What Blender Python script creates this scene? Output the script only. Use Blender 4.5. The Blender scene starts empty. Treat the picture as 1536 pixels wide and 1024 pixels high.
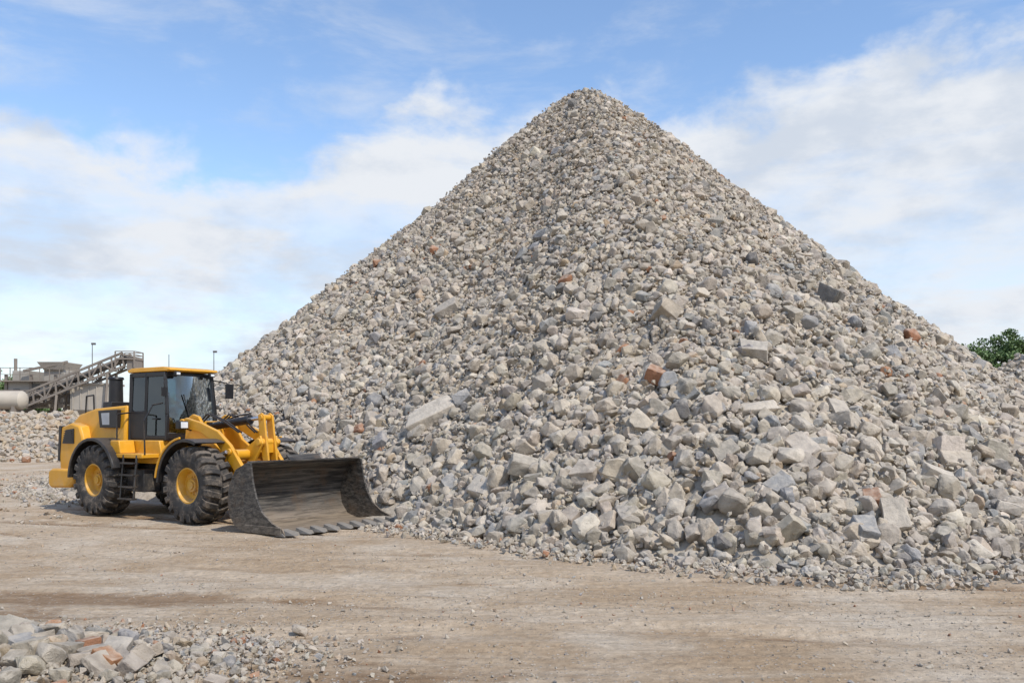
import bpy, bmesh, math, random
import numpy as np
from mathutils import Vector, Matrix, noise as mnoise
random.seed(7); rng=np.random.default_rng(11)
scene=bpy.context.scene
COL=scene.collection
R_=math.radians

# ------------------------------------------------------------------ view
scene.view_settings.view_transform='Standard'
scene.view_settings.look='None'
scene.view_settings.exposure=0
CAMH=2.0
cd=bpy.data.cameras.new("camera"); cam=bpy.data.objects.new("camera",cd); COL.objects.link(cam)
cam.location=(0,0,CAMH); cam.rotation_euler=(R_(90),0,0)
cd.sensor_width=36; cd.lens=36*1300/1536; cd.shift_y=128/1536; cd.clip_end=6000; cd.clip_start=0.1
scene.camera=cam

# ------------------------------------------------------------------ node helper
class N:
    def __init__(s,nt): s.nt=nt
    def new(s,t,**k):
        n=s.nt.nodes.new(t)
        for a,b in k.items(): setattr(n,a,b)
        return n
    def put(s,sock,v):
        if hasattr(v,'is_output') : s.nt.links.new(v,sock)
        else: sock.default_value=v
    def math(s,op,a,b=None,c=None,clamp=False):
        n=s.new('ShaderNodeMath',operation=op); n.use_clamp=clamp
        s.put(n.inputs[0],a)
        if b is not None: s.put(n.inputs[1],b)
        if c is not None: s.put(n.inputs[2],c)
        return n.outputs[0]
    def noise(s,vec,scale,detail=6,rough=.55,dist=0):
        n=s.new('ShaderNodeTexNoise'); s.put(n.inputs['Vector'],vec)
        n.inputs['Scale'].default_value=scale;n.inputs['Detail'].default_value=detail
        n.inputs['Roughness'].default_value=rough;n.inputs['Distortion'].default_value=dist
        return n.outputs['Fac']
    def mapping(s,vec,sc=(1,1,1),loc=(0,0,0),rot=(0,0,0)):
        n=s.new('ShaderNodeMapping'); s.put(n.inputs[0],vec)
        n.inputs['Scale'].default_value=sc;n.inputs['Location'].default_value=loc;n.inputs['Rotation'].default_value=rot
        return n.outputs[0]
    def rng(s,v,a,b,c=0,d=1,smooth=True):
        n=s.new('ShaderNodeMapRange'); n.interpolation_type='SMOOTHSTEP' if smooth else 'LINEAR'
        s.put(n.inputs[0],v)
        for i,q in enumerate((a,b,c,d)): s.put(n.inputs[1+i],q)
        return n.outputs[0]
    def mix(s,f,a,b,mode='MIX'):
        n=s.new('ShaderNodeMix',data_type='RGBA',blend_type=mode)
        s.put(n.inputs[0],f)
        for i,q in ((6,a),(7,b)):
            if isinstance(q,tuple) and len(q)==3: q=q+(1,)
            s.put(n.inputs[i],q)
        return n.outputs[2]
    def bump(s,h,strength,dist,prev=None):
        n=s.new('ShaderNodeBump'); s.put(n.inputs['Height'],h)
        n.inputs['Strength'].default_value=strength;n.inputs['Distance'].default_value=dist
        if prev is not None: s.put(n.inputs['Normal'],prev)
        return n.outputs[0]
def newmat(name):
    m=bpy.data.materials.new(name); m.use_nodes=True; nt=m.node_tree
    bs=nt.nodes['Principled BSDF']; return m,N(nt),bs

# ------------------------------------------------------------------ materials
def mat_rock():
    m,n,b=newmat("broken_rock")
    at=n.new('ShaderNodeAttribute',attribute_name='tint').outputs['Color']
    tc=n.new('ShaderNodeTexCoord').outputs['Object']
    g=n.new('ShaderNodeNewGeometry')
    n1=n.noise(tc,5,6,.6); n2=n.noise(tc,38,5,.65); n3=n.noise(tc,140,3,.6)
    col=n.mix(n.rng(n1,.3,.7),n.mix(1,at,(.76,.75,.74),'MULTIPLY'),n.mix(1,at,(1.13,1.11,1.08),'MULTIPLY'))
    col=n.mix(n.rng(n2,.5,.72,0,.6),col,n.mix(1,col,(.6,.58,.55),'MULTIPLY'))
    col=n.mix(n.rng(n3,.6,.72,0,.3),col,(.57,.525,.455))
    sz=n.new('ShaderNodeSeparateXYZ'); n.put(sz.inputs[0],g.outputs['Normal'])
    dust=n.math('MULTIPLY',n.rng(sz.outputs[2],.1,.9),n.rng(n.noise(tc,9,4,.6),.35,.65,.12,.55))
    col=n.mix(dust,col,(.54,.475,.385))
    n.put(b.inputs['Base Color'],col); b.inputs['Roughness'].default_value=.93
    b.inputs['Specular IOR Level'].default_value=.2
    h=n.bump(n.noise(tc,11,8,.65),.65,.06); h=n.bump(n.noise(tc,60,5,.7),.6,.014,h)
    n.put(b.inputs['Normal'],h); return m
def mat_ground():
    m,n,b=newmat("dirt_yard")
    g=n.new('ShaderNodeNewGeometry').outputs['Position']
    at=n.new('ShaderNodeAttribute',attribute_name='moist').outputs['Fac']
    st=n.mapping(g,(.22,.9,1),rot=(0,0,R_(-9)))
    a=n.noise(st,1.1,8,.6,.4); bb=n.noise(g,.35,6,.6); fine=n.noise(g,9,8,.7); vf=n.noise(g,55,4,.7)
    st2=n.mapping(g,(.5,4.5,1),rot=(0,0,R_(-12))); s2=n.noise(st2,1.6,6,.65,.6)
    col=n.mix(n.rng(a,.36,.62),(.42,.31,.20),(.545,.44,.32))
    col=n.mix(n.rng(bb,.46,.64,0,.7),col,(.61,.53,.42))
    col=n.mix(n.rng(s2,.5,.72,0,.5),col,(.375,.26,.155))
    mo=n.math('ADD',at,n.math('MULTIPLY',n.math('SUBTRACT',n.noise(n.mapping(g,(.6,1.3,1)),1.5,8,.68),.5),2.2))
    col=n.mix(n.rng(mo,.3,1.0,0,.85),col,(.25,.158,.085))
    col=n.mix(n.rng(fine,.3,.7,0,1),n.mix(1,col,(.8,.78,.76),'MULTIPLY'),n.mix(1,col,(1.13,1.12,1.11),'MULTIPLY'))
    vo=n.new('ShaderNodeTexVoronoi'); n.put(vo.inputs['Vector'],g); vo.inputs['Scale'].default_value=24
    wn=n.new('ShaderNodeSeparateColor'); n.put(wn.inputs[0],vo.outputs['Color'])
    peb=n.math('MULTIPLY',n.math('GREATER_THAN',wn.outputs[0],.7),n.rng(vo.outputs['Distance'],.22,.42,1,0))
    pc=n.mix(wn.outputs[1],(.28,.24,.2),(.64,.58,.5))
    col=n.mix(n.math('MULTIPLY',peb,.7),col,pc)
    n.put(b.inputs['Base Color'],col); b.inputs['Roughness'].default_value=.95; b.inputs['Specular IOR Level'].default_value=.2
    h=n.bump(fine,.8,.06); h=n.bump(n.math('ADD',vf,peb),.8,.014,h); h=n.bump(s2,.6,.07,h)
    n.put(b.inputs['Normal'],h); return m
def mat_paint(name,base,dustc=(.42,.33,.23),rough=.42,amt=.5,scale=3.0,metal=0):
    m,n,b=newmat(name)
    g=n.new('ShaderNodeNewGeometry'); tc=g.outputs['Position']
    n1=n.noise(tc,scale,7,.65); n2=n.noise(tc,scale*9,5,.7)
    col=n.mix(n.rng(n1,.3,.7),tuple(x*.86 for x in base),tuple(min(1,x*1.06) for x in base))
    d=n.math('MULTIPLY',n.rng(n1,.42,.75),n.rng(n2,.3,.7,.3,1))
    sp=n.new('ShaderNodeSeparateXYZ'); n.put(sp.inputs[0],tc)
    low=n.rng(sp.outputs[2],.2,2.2,1,.3)
    d=n.math('MULTIPLY',n.math('MULTIPLY',d,low),amt*1.6,clamp=True)
    nz=n.new('ShaderNodeSeparateXYZ'); n.put(nz.inputs[0],g.outputs['Normal'])
    d=n.math('MAXIMUM',d,n.math('MULTIPLY',n.rng(nz.outputs[2],.5,1),n.rng(n2,.3,.65,amt*.35,amt)))
    col=n.mix(d,col,dustc)
    n.put(b.inputs['Base Color'],col); n.put(b.inputs['Roughness'],n.math('ADD',rough,n.math('MULTIPLY',d,.5),clamp=True))
    b.inputs['Metallic'].default_value=metal
    n.put(b.inputs['Normal'],n.bump(n2,.12,.01)); return m
def mat_bucket():
    m,n,b=newmat("worn_bucket_steel")
    tc=n.new('ShaderNodeTexCoord').outputs['Object']
    st=n.mapping(tc,(2.5,.35,6)); n1=n.noise(st,3.2,9,.72,.6); n2=n.noise(tc,3,7,.65); n3=n.noise(tc,40,4,.7)
    col=n.mix(n.rng(n1,.38,.68),(.022,.021,.02),(.15,.135,.115))
    col=n.mix(n.rng(n2,.48,.7,0,.6),col,(.12,.08,.05))
    sp=n.new('ShaderNodeSeparateXYZ'); n.put(sp.inputs[0],tc)
    low=n.rng(sp.outputs[2],.02,.55,1,0)
    g=n.new('ShaderNodeNewGeometry'); nz=n.new('ShaderNodeSeparateXYZ'); n.put(nz.inputs[0],g.outputs['Normal'])
    up=n.rng(nz.outputs[2],.05,.8)
    col=n.mix(n.math('MULTIPLY',n.math('MULTIPLY',low,n.rng(n1,.3,.6,.35,.9)),n.math('ADD',n.math('MULTIPLY',up,.75),.2)),col,(.38,.30,.215))
    n.put(b.inputs['Base Color'],col); b.inputs['Roughness'].default_value=.55; b.inputs['Metallic'].default_value=.25
    h=n.bump(n3,.3,.01); n.put(b.inputs['Normal'],n.bump(n1,.35,.02,h)); return m
def mat_glass(name,tint,add):
    m,n,b=newmat(name); nt=m.node_tree
    out=[x for x in nt.nodes if x.type=='OUTPUT_MATERIAL'][0]
    t=n.new('ShaderNodeBsdfTransparent'); t.inputs[0].default_value=tint
    gl=n.new('ShaderNodeBsdfGlossy'); gl.inputs['Roughness'].default_value=.04; gl.inputs[0].default_value=(.85,.95,1,1)
    fr=n.new('ShaderNodeFresnel'); fr.inputs[0].default_value=1.6
    mx=n.new('ShaderNodeMixShader')
    n.put(mx.inputs[0],n.math('ADD',fr.outputs[0],add,clamp=True)); n.put(mx.inputs[1],t.outputs[0]); n.put(mx.inputs[2],gl.outputs[0])
    n.put(out.inputs[0],mx.outputs[0]); return m
def mat_leaf():
    m,n,b=newmat("foliage")
    g=n.new('ShaderNodeNewGeometry')
    n1=n.noise(g.outputs['Position'],.7,4,.6)
    col=n.mix(n.rng(n1,.35,.65),(.05,.10,.028),(.12,.20,.06))
    col=n.mix(n.math('MULTIPLY',g.outputs['Random Per Island'],.45),col,(.19,.26,.095))
    n.put(b.inputs['Base Color'],col); b.inputs['Roughness'].default_value=.6
    return m
def mat_bark():
    m,n,b=newmat("bark"); g=n.new('ShaderNodeNewGeometry').outputs['Position']
    n1=n.noise(n.mapping(g,(6,6,1)),2,5,.6)
    n.put(b.inputs['Base Color'],n.mix(n1,(.06,.045,.03),(.16,.13,.1))); b.inputs['Roughness'].default_value=.9; return m
ROCK=mat_rock(); GROUND=mat_ground()
YEL=mat_paint("yellow_paint",(.74,.36,.018),amt=.46,scale=2.4)
YEL2=mat_paint("yellow_rim_paint",(.66,.34,.02),amt=.7)
BLK=mat_paint("black_paint",(.015,.015,.017),amt=.22,rough=.4)
CABB=mat_paint("cab_black",(.012,.012,.014),amt=.06,rough=.45)
DARK=mat_paint("dark_chassis",(.03,.03,.031),amt=.4,rough=.6)
RUB=mat_paint("tyre_rubber",(.035,.033,.031),dustc=(.29,.235,.18),rough=.85,amt=.8,scale=5)
CHR=mat_paint("chrome_rod",(.6,.6,.62),amt=.1,rough=.2,metal=.9)
BUCK=mat_bucket(); GLASS=mat_glass("tinted_windscreen",(.30,.44,.45,1),.10); GLASSD=mat_glass("dark_cab_glass",(.10,.16,.17,1),.03)
EDGE=mat_paint("worn_edge_steel",(.20,.19,.175),dustc=(.36,.3,.22),rough=.5,amt=.5,metal=.2)
LENS=mat_paint("lamp_lens",(.75,.78,.8),amt=.1,rough=.15)
REDL=mat_paint("red_lens",(.5,.02,.01),amt=.2,rough=.25)
REFL=mat_paint("painted_reflection_grey",(.42,.44,.46),amt=.3,rough=.4)  # flat light grey, paints the reflection on the hood side panel
STEELB=mat_paint("rusty_plant_steel",(.24,.205,.17),dustc=(.38,.32,.26),rough=.7,amt=.6,scale=.9)
PLG=mat_paint("grey_plant_sheet",(.36,.335,.295),dustc=(.45,.4,.33),rough=.7,amt=.6,scale=.7)
PLB=mat_paint("beige_concrete",(.45,.405,.34),dustc=(.36,.3,.24),rough=.85,amt=.6,scale=.6)
PLD=mat_paint("dark_plant_steel",(.10,.10,.10),amt=.4,rough=.7)
TANK=mat_paint("cream_tank",(.54,.48,.39),dustc=(.4,.32,.24),rough=.6,amt=.5,scale=.8)
LEAF=mat_leaf(); BARK=mat_bark()

# ------------------------------------------------------------------ mesh helpers
def finish(ob,parent=None,**props):
    COL.objects.link(ob)
    if parent is not None: ob.parent=parent
    for k,v in props.items(): ob[k]=v
    return ob
def empty(name,loc=(0,0,0),rot=0,**p):
    e=bpy.data.objects.new(name,None); e.empty_display_size=.3; e.location=loc; e.rotation_euler=(0,0,rot); return finish(e,**p)
class B:
    def __init__(s): s.v=[];s.f=[]
    def add(s,vs,fs):
        o=len(s.v); s.v+= [tuple(v) for v in vs]; s.f+=[tuple(i+o for i in f) for f in fs]; return s
    def box(s,c,d,rot=None):
        hx,hy,hz=(d[0]/2,d[1]/2,d[2]/2); vs=[Vector((x*hx,y*hy,z*hz)) for z in(-1,1) for y in(-1,1) for x in(-1,1)]
        if rot is not None: vs=[rot@v for v in vs]
        c=Vector(c); return s.add([v+c for v in vs],[(0,2,3,1),(4,5,7,6),(0,1,5,4),(2,6,7,3),(0,4,6,2),(1,3,7,5)])
    def prism(s,pts,y0,y1):
        n=len(pts); vs=[(p[0],y0,p[1]) for p in pts]+[(p[0],y1,p[1]) for p in pts]
        return s.add(vs,[tuple(range(n)),tuple(range(2*n-1,n-1,-1))]+[(i,i+n,(i+1)%n+n,(i+1)%n) for i in range(n)])
    def prismw(s,pts):
        n=len(pts); vs=[(p[0],-p[2],p[1]) for p in pts]+[(p[0],p[2],p[1]) for p in pts]
        return s.add(vs,[tuple(range(n)),tuple(range(2*n-1,n-1,-1))]+[(i,i+n,(i+1)%n+n,(i+1)%n) for i in range(n)])
    def cyl(s,p0,p1,r,r2=None,n=20):
        p0=Vector(p0);p1=Vector(p1); r2=r if r2 is None else r2
        d=(p1-p0).normalized(); a=d.orthogonal().normalized(); b=d.cross(a)
        vs=[p0+(a*math.cos(t)+b*math.sin(t))*r for t in [2*math.pi*i/n for i in range(n)]]
        vs+=[p1+(a*math.cos(t)+b*math.sin(t))*r2 for t in [2*math.pi*i/n for i in range(n)]]
        return s.add(vs,[tuple(range(n-1,-1,-1)),tuple(range(n,2*n))]+[(i,(i+1)%n,(i+1)%n+n,i+n) for i in range(n)])
    def bar(s,p0,p1,w,h=None):
        h=h or w; p0=Vector(p0);p1=Vector(p1); d=p1-p0; q=d.to_track_quat('X','Z').to_matrix()
        return s.box((p0+p1)/2,(d.length,w,h),q)
    def lathe(s,prof,n=64,closed=False):
        m=len(prof); vs=[]
        for i in range(n):
            t=2*math.pi*i/n
            vs+=[(r*math.cos(t),y,r*math.sin(t)) for y,r in prof]
        fs=[]
        for i in range(n):
            j=(i+1)%n
            for k in range(m-1+(1 if closed else 0)):
                k2=(k+1)%m
                fs.append((i*m+k,i*m+k2,j*m+k2,j*m+k))
        return s.add(vs,fs)
    def tube(s,pts,r,n=10):
        for a,b in zip(pts[:-1],pts[1:]): s.cyl(a,b,r,n=n)
        return s
    def obj(s,name,mat,parent=None,bevel=.012,loc=(0,0,0),smooth=True,**p):
        me=bpy.data.meshes.new(name); me.from_pydata(s.v,[],s.f)
        bm=bmesh.new(); bm.from_mesh(me); bmesh.ops.recalc_face_normals(bm,faces=bm.faces); bm.to_mesh(me); bm.free()
        if smooth:
            me.polygons.foreach_set('use_smooth',[True]*len(me.polygons)); me.set_sharp_from_angle(angle=R_(32))
        me.materials.append(mat); ob=bpy.data.objects.new(name,me); ob.location=loc
        if bevel:
            md=ob.modifiers.new("bevel",'BEVEL'); md.width=bevel; md.segments=2; md.limit_method='ANGLE'; md.angle_limit=R_(35); md.harden_normals=False
        return finish(ob,parent,**p)

_T=rng.random((256,256))
def vn(x,y):
    xi=np.floor(x).astype(int);yi=np.floor(y).astype(int);fx=x-xi;fy=y-yi
    fx=fx*fx*(3-2*fx);fy=fy*fy*(3-2*fy)
    g=lambda a,b:_T[a%256,b%256]
    return (g(xi,yi)*(1-fx)+g(xi+1,yi)*fx)*(1-fy)+(g(xi,yi+1)*(1-fx)+g(xi+1,yi+1)*fx)*fy
def fbm(x,y,o=4):
    s=0;a=.5;t=0
    for i in range(o): s=s+a*vn(x*2**i+17*i,y*2**i+5*i);t+=a;a*=.5
    return s/t-.5

# ------------------------------------------------------------------ rock templates
def clampv(V,m=1.12):
    r=np.linalg.norm(V,axis=1,keepdims=True); return V*np.minimum(1,m*1.35/np.maximum(r,1e-6))
def hull_template(npts,bev,detail=0,seed=0,block=3.2,flat=(.62,.92)):
    rs=np.random.default_rng(seed)
    p=rs.normal(size=(npts,3)); p/= (np.abs(p)**block).sum(1,keepdims=True)**(1/block); p*=rs.uniform(.84,1.0,(npts,1))
    p*=np.array([1.0,rs.uniform(.74,.98),rs.uniform(*flat)])
    bm=bmesh.new()
    for q in p: bm.verts.new(q)
    bmesh.ops.convex_hull(bm,input=bm.verts)
    bmesh.ops.delete(bm,geom=[v for v in bm.verts if not v.link_faces],context='VERTS')
    bmesh.ops.dissolve_limit(bm,angle_limit=R_(14),verts=bm.verts,edges=bm.edges)
    if bev: bmesh.ops.bevel(bm,geom=list(bm.edges),offset=bev,segments=1,affect='EDGES',profile=.5,clamp_overlap=True)
    bmesh.ops.triangulate(bm,faces=bm.faces)
    if detail:
        bmesh.ops.subdivide_edges(bm,edges=bm.edges,cuts=detail,use_grid_fill=True)
        bmesh.ops.triangulate(bm,faces=bm.faces)
        for v in bm.verts:
            o=Vector((seed*3.1,0,0)); v.co+= v.co.normalized()*(mnoise.fractal(v.co*2.2+o,.8,2.2,4)*.09)
    V=clampv(np.array([v.co[:] for v in bm.verts]))
    bm.verts.index_update();F=np.array([[v.index for v in f.verts] for f in bm.faces]); bm.free()
    return V,F
LO=[hull_template(18,0,0,100+i) for i in range(30)]
MID=[hull_template(17,.09,0,200+i) for i in range(30)]
TINY=[hull_template(9,0,0,300+i) for i in range(10)]
HI=[hull_template(18,.09,2,400+i) for i in range(26)]
def box_template(seed):
    rs=np.random.default_rng(seed)
    p=np.array([(x,y,z) for x in(-1,1) for y in(-1,1) for z in(-1,1)],float)*np.array([.92,rs.uniform(.62,.85),rs.uniform(.36,.56)])
    p+=rs.normal(size=p.shape)*.1
    cut=rs.integers(0,8); p=np.concatenate([p,p[cut]*np.array([[.55,1,1],[1,.6,1],[1,1,.4]])]); p=np.delete(p,cut,0)
    bm=bmesh.new()
    for q in p: bm.verts.new(q)
    bmesh.ops.convex_hull(bm,input=bm.verts); bmesh.ops.delete(bm,geom=[v for v in bm.verts if not v.link_faces],context='VERTS')
    bmesh.ops.dissolve_limit(bm,angle_limit=R_(12),verts=bm.verts,edges=bm.edges)
    bmesh.ops.bevel(bm,geom=list(bm.edges),offset=.04,segments=1,affect='EDGES',profile=.5,clamp_overlap=True)
    bmesh.ops.triangulate(bm,faces=bm.faces); bmesh.ops.subdivide_edges(bm,edges=bm.edges,cuts=3,use_grid_fill=True); bmesh.ops.triangulate(bm,faces=bm.faces)
    for v in bm.verts: v.co+=v.co.normalized()*(mnoise.fractal(v.co*2.6+Vector((seed*2.7,0,0)),.7,2.2,5)*.085)
    bm.verts.index_update(); V=clampv(np.array([v.co[:] for v in bm.verts]));F=np.array([[v.index for v in f.verts] for f in bm.faces]); bm.free(); return V,F
SLAB=[box_template(600+i) for i in range(14)]

PAL=np.array([(.465,.405,.325),(.40,.355,.295),(.315,.315,.31),(.20,.195,.185),(.56,.505,.425),(.37,.19,.11),(.44,.345,.24),(.42,.38,.325)])
PW=np.array([.31,.21,.075,.035,.135,.006,.025,.20])
PN=["beige","warm grey","blue-grey","dark grey","pale whitish","orange-red brick","tan sandstone","light grey"]
def tints(n,w=PW):
    k=rng.choice(len(PAL),n,p=w/w.sum()); t=PAL[k]*rng.uniform(.82,1.14,(n,1))*rng.uniform(.98,1.02,(n,3)); return k,t
def basis(nrm,jit):
    n=len(nrm); z=nrm+rng.normal(size=(n,3))*jit; z/=np.linalg.norm(z,axis=1,keepdims=True)
    a=rng.normal(size=(n,3)); x=np.cross(a,z); x/=np.linalg.norm(x,axis=1,keepdims=True); y=np.cross(z,x)
    return np.stack([x,y,z],axis=2)
def merged(name,groups,extra=None,**props):
    Vs=[];Fs=[];Cs=[];o=0
    for T,pos,sz,bs,tn in groups:
        which=rng.integers(0,len(T),len(pos))
        for k,(tv,tf) in enumerate(T):
            idx=np.where(which==k)[0]
            if not len(idx): continue
            asp=rng.uniform(.8,1.2,(len(idx),1,3))
            v=np.einsum('nij,nmj->nmi',bs[idx],tv[None]*asp*sz[idx][:,None,None])+pos[idx][:,None,:]
            f=tf[None]+(np.arange(len(idx))*len(tv))[:,None,None]+o
            Vs.append(v.reshape(-1,3));Fs.append(f.reshape(-1,3));Cs.append(np.repeat(tn[idx],len(tv),axis=0)); o+=len(idx)*len(tv)
    if extra is not None:
        v,f,c=extra; Vs.append(v);Fs.append(f+o);Cs.append(c);o+=len(v)
    V=np.concatenate(Vs).astype(np.float32);F=np.concatenate(Fs).astype(np.int32);C=np.concatenate(Cs)
    me=bpy.data.meshes.new(name); me.vertices.add(len(V)); me.vertices.foreach_set('co',V.ravel())
    me.loops.add(F.size); me.loops.foreach_set('vertex_index',F.ravel())
    me.polygons.add(len(F)); me.polygons.foreach_set('loop_start',np.arange(0,F.size,3,dtype=np.int32))
    me.update(calc_edges=True)
    ca=me.color_attributes.new('tint','FLOAT_COLOR','POINT'); ca.data.foreach_set('color',np.c_[C,np.ones(len(C))].astype(np.float32).ravel())
    me.polygons.foreach_set('use_smooth',np.zeros(len(F),bool)); me.materials.append(ROCK)
    ob=bpy.data.objects.new(name,me); return finish(ob,**props)
def hirock(name,T,pos,size,bas,tint,asp,**props):
    V,F=T; V=V*np.array(asp)*size
    me=bpy.data.meshes.new(name); me.from_pydata(V.tolist(),[],F.tolist())
    ca=me.color_attributes.new('tint','FLOAT_COLOR','POINT'); ca.data.foreach_set('color',np.tile(np.r_[tint,1].astype(np.float32),len(V)))
    me.polygons.foreach_set('use_smooth',[True]*len(F)); me.set_sharp_from_angle(angle=R_(28)); me.materials.append(ROCK)
    ob=bpy.data.objects.new(name,me); M=Matrix(bas.tolist()).to_4x4(); M.translation=Vector(pos.tolist()); ob.matrix_world=M
    return finish(ob,**props)

# ------------------------------------------------------------------ ground
TR=[(11.3,-.26,.3),(13.2,-.24,.3),(9.0,-.16,.28),(10.6,-.17,.28),(15.2,-.12,.3),(16.9,-.10,.3),(8.0,.05,.25),(12.1,-.30,.22),(9.8,-.10,.22)]
def trk(x,a,b): return a+b*x+.5*np.sin(x*.23+a)+.012*(x-2)**2*(1 if a>10 else -.4)
def gz(x,y):
    near=np.clip(1-np.hypot(x,y-12)/60,0,1)
    z=.09*fbm(x*.16+3,y*.3)+.05*fbm(x*.7,y*1.6+9)+.025*fbm(x*3,y*4)
    for a,b,w in TR:
        d=y-trk(x,a,b); z=z-.034*np.exp(-(d/w)**2)+.018*np.exp(-((np.abs(d)-w*1.7)/.16)**2)
    return z*near-.01
def axis(a,b,st,far,g):
    c=list(np.arange(a,b+1e-6,st)); s=st;v=c[-1];hi=[]
    while v<far: s*=g; v+=s; hi.append(v)
    s=st;v=c[0];lo=[]
    while v>-far: s*=g; v-=s; lo.append(v)
    return np.array(lo[::-1]+c+hi)
gx=axis(-16,16,.09,2500,1.22); gy=axis(4,26,.08,2500,1.22)
X,Y=np.meshgrid(gx,gy); Z=gz(np.clip(X,-70,70),np.clip(Y,-60,90)); nx,ny=len(gx),len(gy)
V=np.c_[X.ravel(),Y.ravel(),Z.ravel()].astype(np.float32)
i=np.arange(nx*ny).reshape(ny,nx); F=np.stack([i[:-1,:-1],i[:-1,1:],i[1:,1:],i[1:,:-1]],-1).reshape(-1,4).astype(np.int32)
me=bpy.data.meshes.new("ground"); me.vertices.add(len(V)); me.vertices.foreach_set('co',V.ravel())
me.loops.add(F.size); me.loops.foreach_set('vertex_index',F.ravel()); me.polygons.add(len(F)); me.polygons.foreach_set('loop_start',np.arange(0,F.size,4,dtype=np.int32)); me.update(calc_edges=True)
me.polygons.foreach_set('use_smooth',np.ones(len(F),bool))
mo=.6*np.exp(-(((X+4.8)/2.3)**2+((Y-9.9)/1.1)**2))+.75*np.exp(-(((X+.9)/1.6)**2+((Y-7.0)/.9)**2))+.5*np.exp(-(((X+9)/3)**2+((Y-19.0)/1.6)**2))+.5*np.exp(-(((X-5.5)/3)**2+((Y-11.0)/.6)**2))+.45*np.exp(-(((X+5.6)/1.2)**2+((Y-9.4)/.8)**2))
for a,b,w in TR:
    d=Y-trk(np.clip(X,-40,40),a,b); mo=mo+.40*np.exp(-(d/w)**2)-.2*np.exp(-((np.abs(d)-w*2)/.25)**2)
at=me.attributes.new('moist','FLOAT','POINT'); at.data.foreach_set('value',mo.ravel().astype(np.float32))
me.materials.append(GROUND)
finish(bpy.data.objects.new("ground",me),kind="structure",label="dusty tan dirt yard with faint tyre ruts",category="ground")

# ------------------------------------------------------------------ big heap
AX,AY,HH=2.92,34.0,15.9
tab=[(-180,20),(-120,19.8),(-90,19.8),(-62,18.4),(-45,16.6),(-30,15.8),(-20,16.8),(-12,18.2),(-3,20.6),(3,22.0),(9,21.8),(15,21.0),(30,19.9),(50,19.2),(75,19.3),(90,19.9),(120,20),(180,20)]
A=np.linspace(-180,180,721); RT=np.interp(A,[t[0] for t in tab],[t[1] for t in tab])
k=np.exp(-np.linspace(-2,2,13)**2);k/=k.sum(); RT=np.convolve(np.r_[RT[-7:-1],RT,RT[1:7]],k,'same')[6:-6]
def heap_t(x,y):
    dx=x-AX;dy=y-AY; a=np.degrees(np.arctan2(dx,-dy)); R=np.interp(a,A,RT)*(1+.05*fbm(a*.12+40,a*0+3,3)); return np.hypot(dx,dy)/R,R
def heap_z(x,y):
    t,R=heap_t(x,y); tt=np.sqrt(t*t+.052**2); c=.14+.09*np.clip(np.abs(x-AX)/12,0,1)
    z=HH*((1-tt)-c*tt*(1-tt)); z=z+.5*fbm(x*.35,y*.35)*np.clip(t*4,0,1)*np.clip((1-t)*8,0,1)+.16*fbm(x*1.4+8,y*1.4)
    return np.where(t<1,np.maximum(z,0),0)
def heap_n(x,y):
    e=.35; gxx=(heap_z(x+e,y)-heap_z(x-e,y))/(2*e); gyy=(heap_z(x,y+e)-heap_z(x,y-e))/(2*e)
    n=np.stack([-gxx,-gyy,np.ones_like(gxx)],1); return n/np.linalg.norm(n,axis=1,keepdims=True)
LO_O=np.array([-5.97,18.86]); TH=R_(-34); fw=np.array([math.cos(TH),math.sin(TH)]); lf=np.array([-fw[1],fw[0]])
def in_loader(x,y,m=.25):
    d=np.stack([x-LO_O[0],y-LO_O[1]],1); a=d@fw;b=d@lf
    return (a>-5.9-m)&(a<3.3+m)&(np.abs(b)<1.5+m)
def sample_heap(n,tmax=1.03,angmax=128):
    a=np.radians(rng.uniform(-angmax,angmax,n)); t=np.sqrt(rng.uniform(0,tmax**2,n))
    R=np.interp(np.degrees(a),A,RT); r=t*R; x=AX+np.sin(a)*r; y=AY-np.cos(a)*r
    ok=~in_loader(x,y); return x[ok],y[ok]
x,y=sample_heap(76000)
t,_=heap_t(x,y)
keep=(t<1)|(rng.random(len(x))<.5); x,y,t=x[keep],y[keep],t[keep]
dia=np.exp(rng.normal(np.log(.148+.052*t),.35,len(x))).clip(.075,.46); dia=np.where(t>1,dia*.6,dia)
s=dia*.58
nr=heap_n(x,y); z=heap_z(x,y); p=np.stack([x,y,z],1)+nr*(s*rng.uniform(-.1,.6,len(x)))[:,None]
p[:,2]=np.maximum(p[:,2],s*.25)
kk,tn=tints(len(x)); bs=basis(nr,.55)
dist=np.linalg.norm(p-np.array([0,0,CAMH]),axis=1); u=p[:,0]/p[:,1]
vis=(np.einsum('ij,ij->i',nr,np.array([0,0,CAMH])-p)>0)&(np.abs(u)<.585)&((np.hypot(p[:,0]-AX,p[:,1]-AY)>2))
hid=(u<-.29)&(p[:,2]<2.0)
score=np.where(vis&~hid,s/dist,0)
top=np.argsort(-score)[:284]
mask=np.ones(len(x),bool);mask[top]=False
p[top]+=nr[top]*(s[top]*.18)[:,None]
SIZEW=lambda d:"large" if d>.42 else "medium-sized"
for j in top:
    T=HI[rng.integers(len(HI))] if rng.random()<.85 else SLAB[rng.integers(len(SLAB))]
    wh="at the foot of the rubble heap" if t[j]>.9 else "on the slope of the rubble heap"
    hirock("rubble_rock",T,p[j],s[j]*1.02,bs[j],tn[j],rng.uniform(.85,1.18,3),label=f"{SIZEW(dia[j])} {PN[kk[j]]} broken rock {wh}",category="rock",group="broken rocks covering the big rubble heap")
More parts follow.
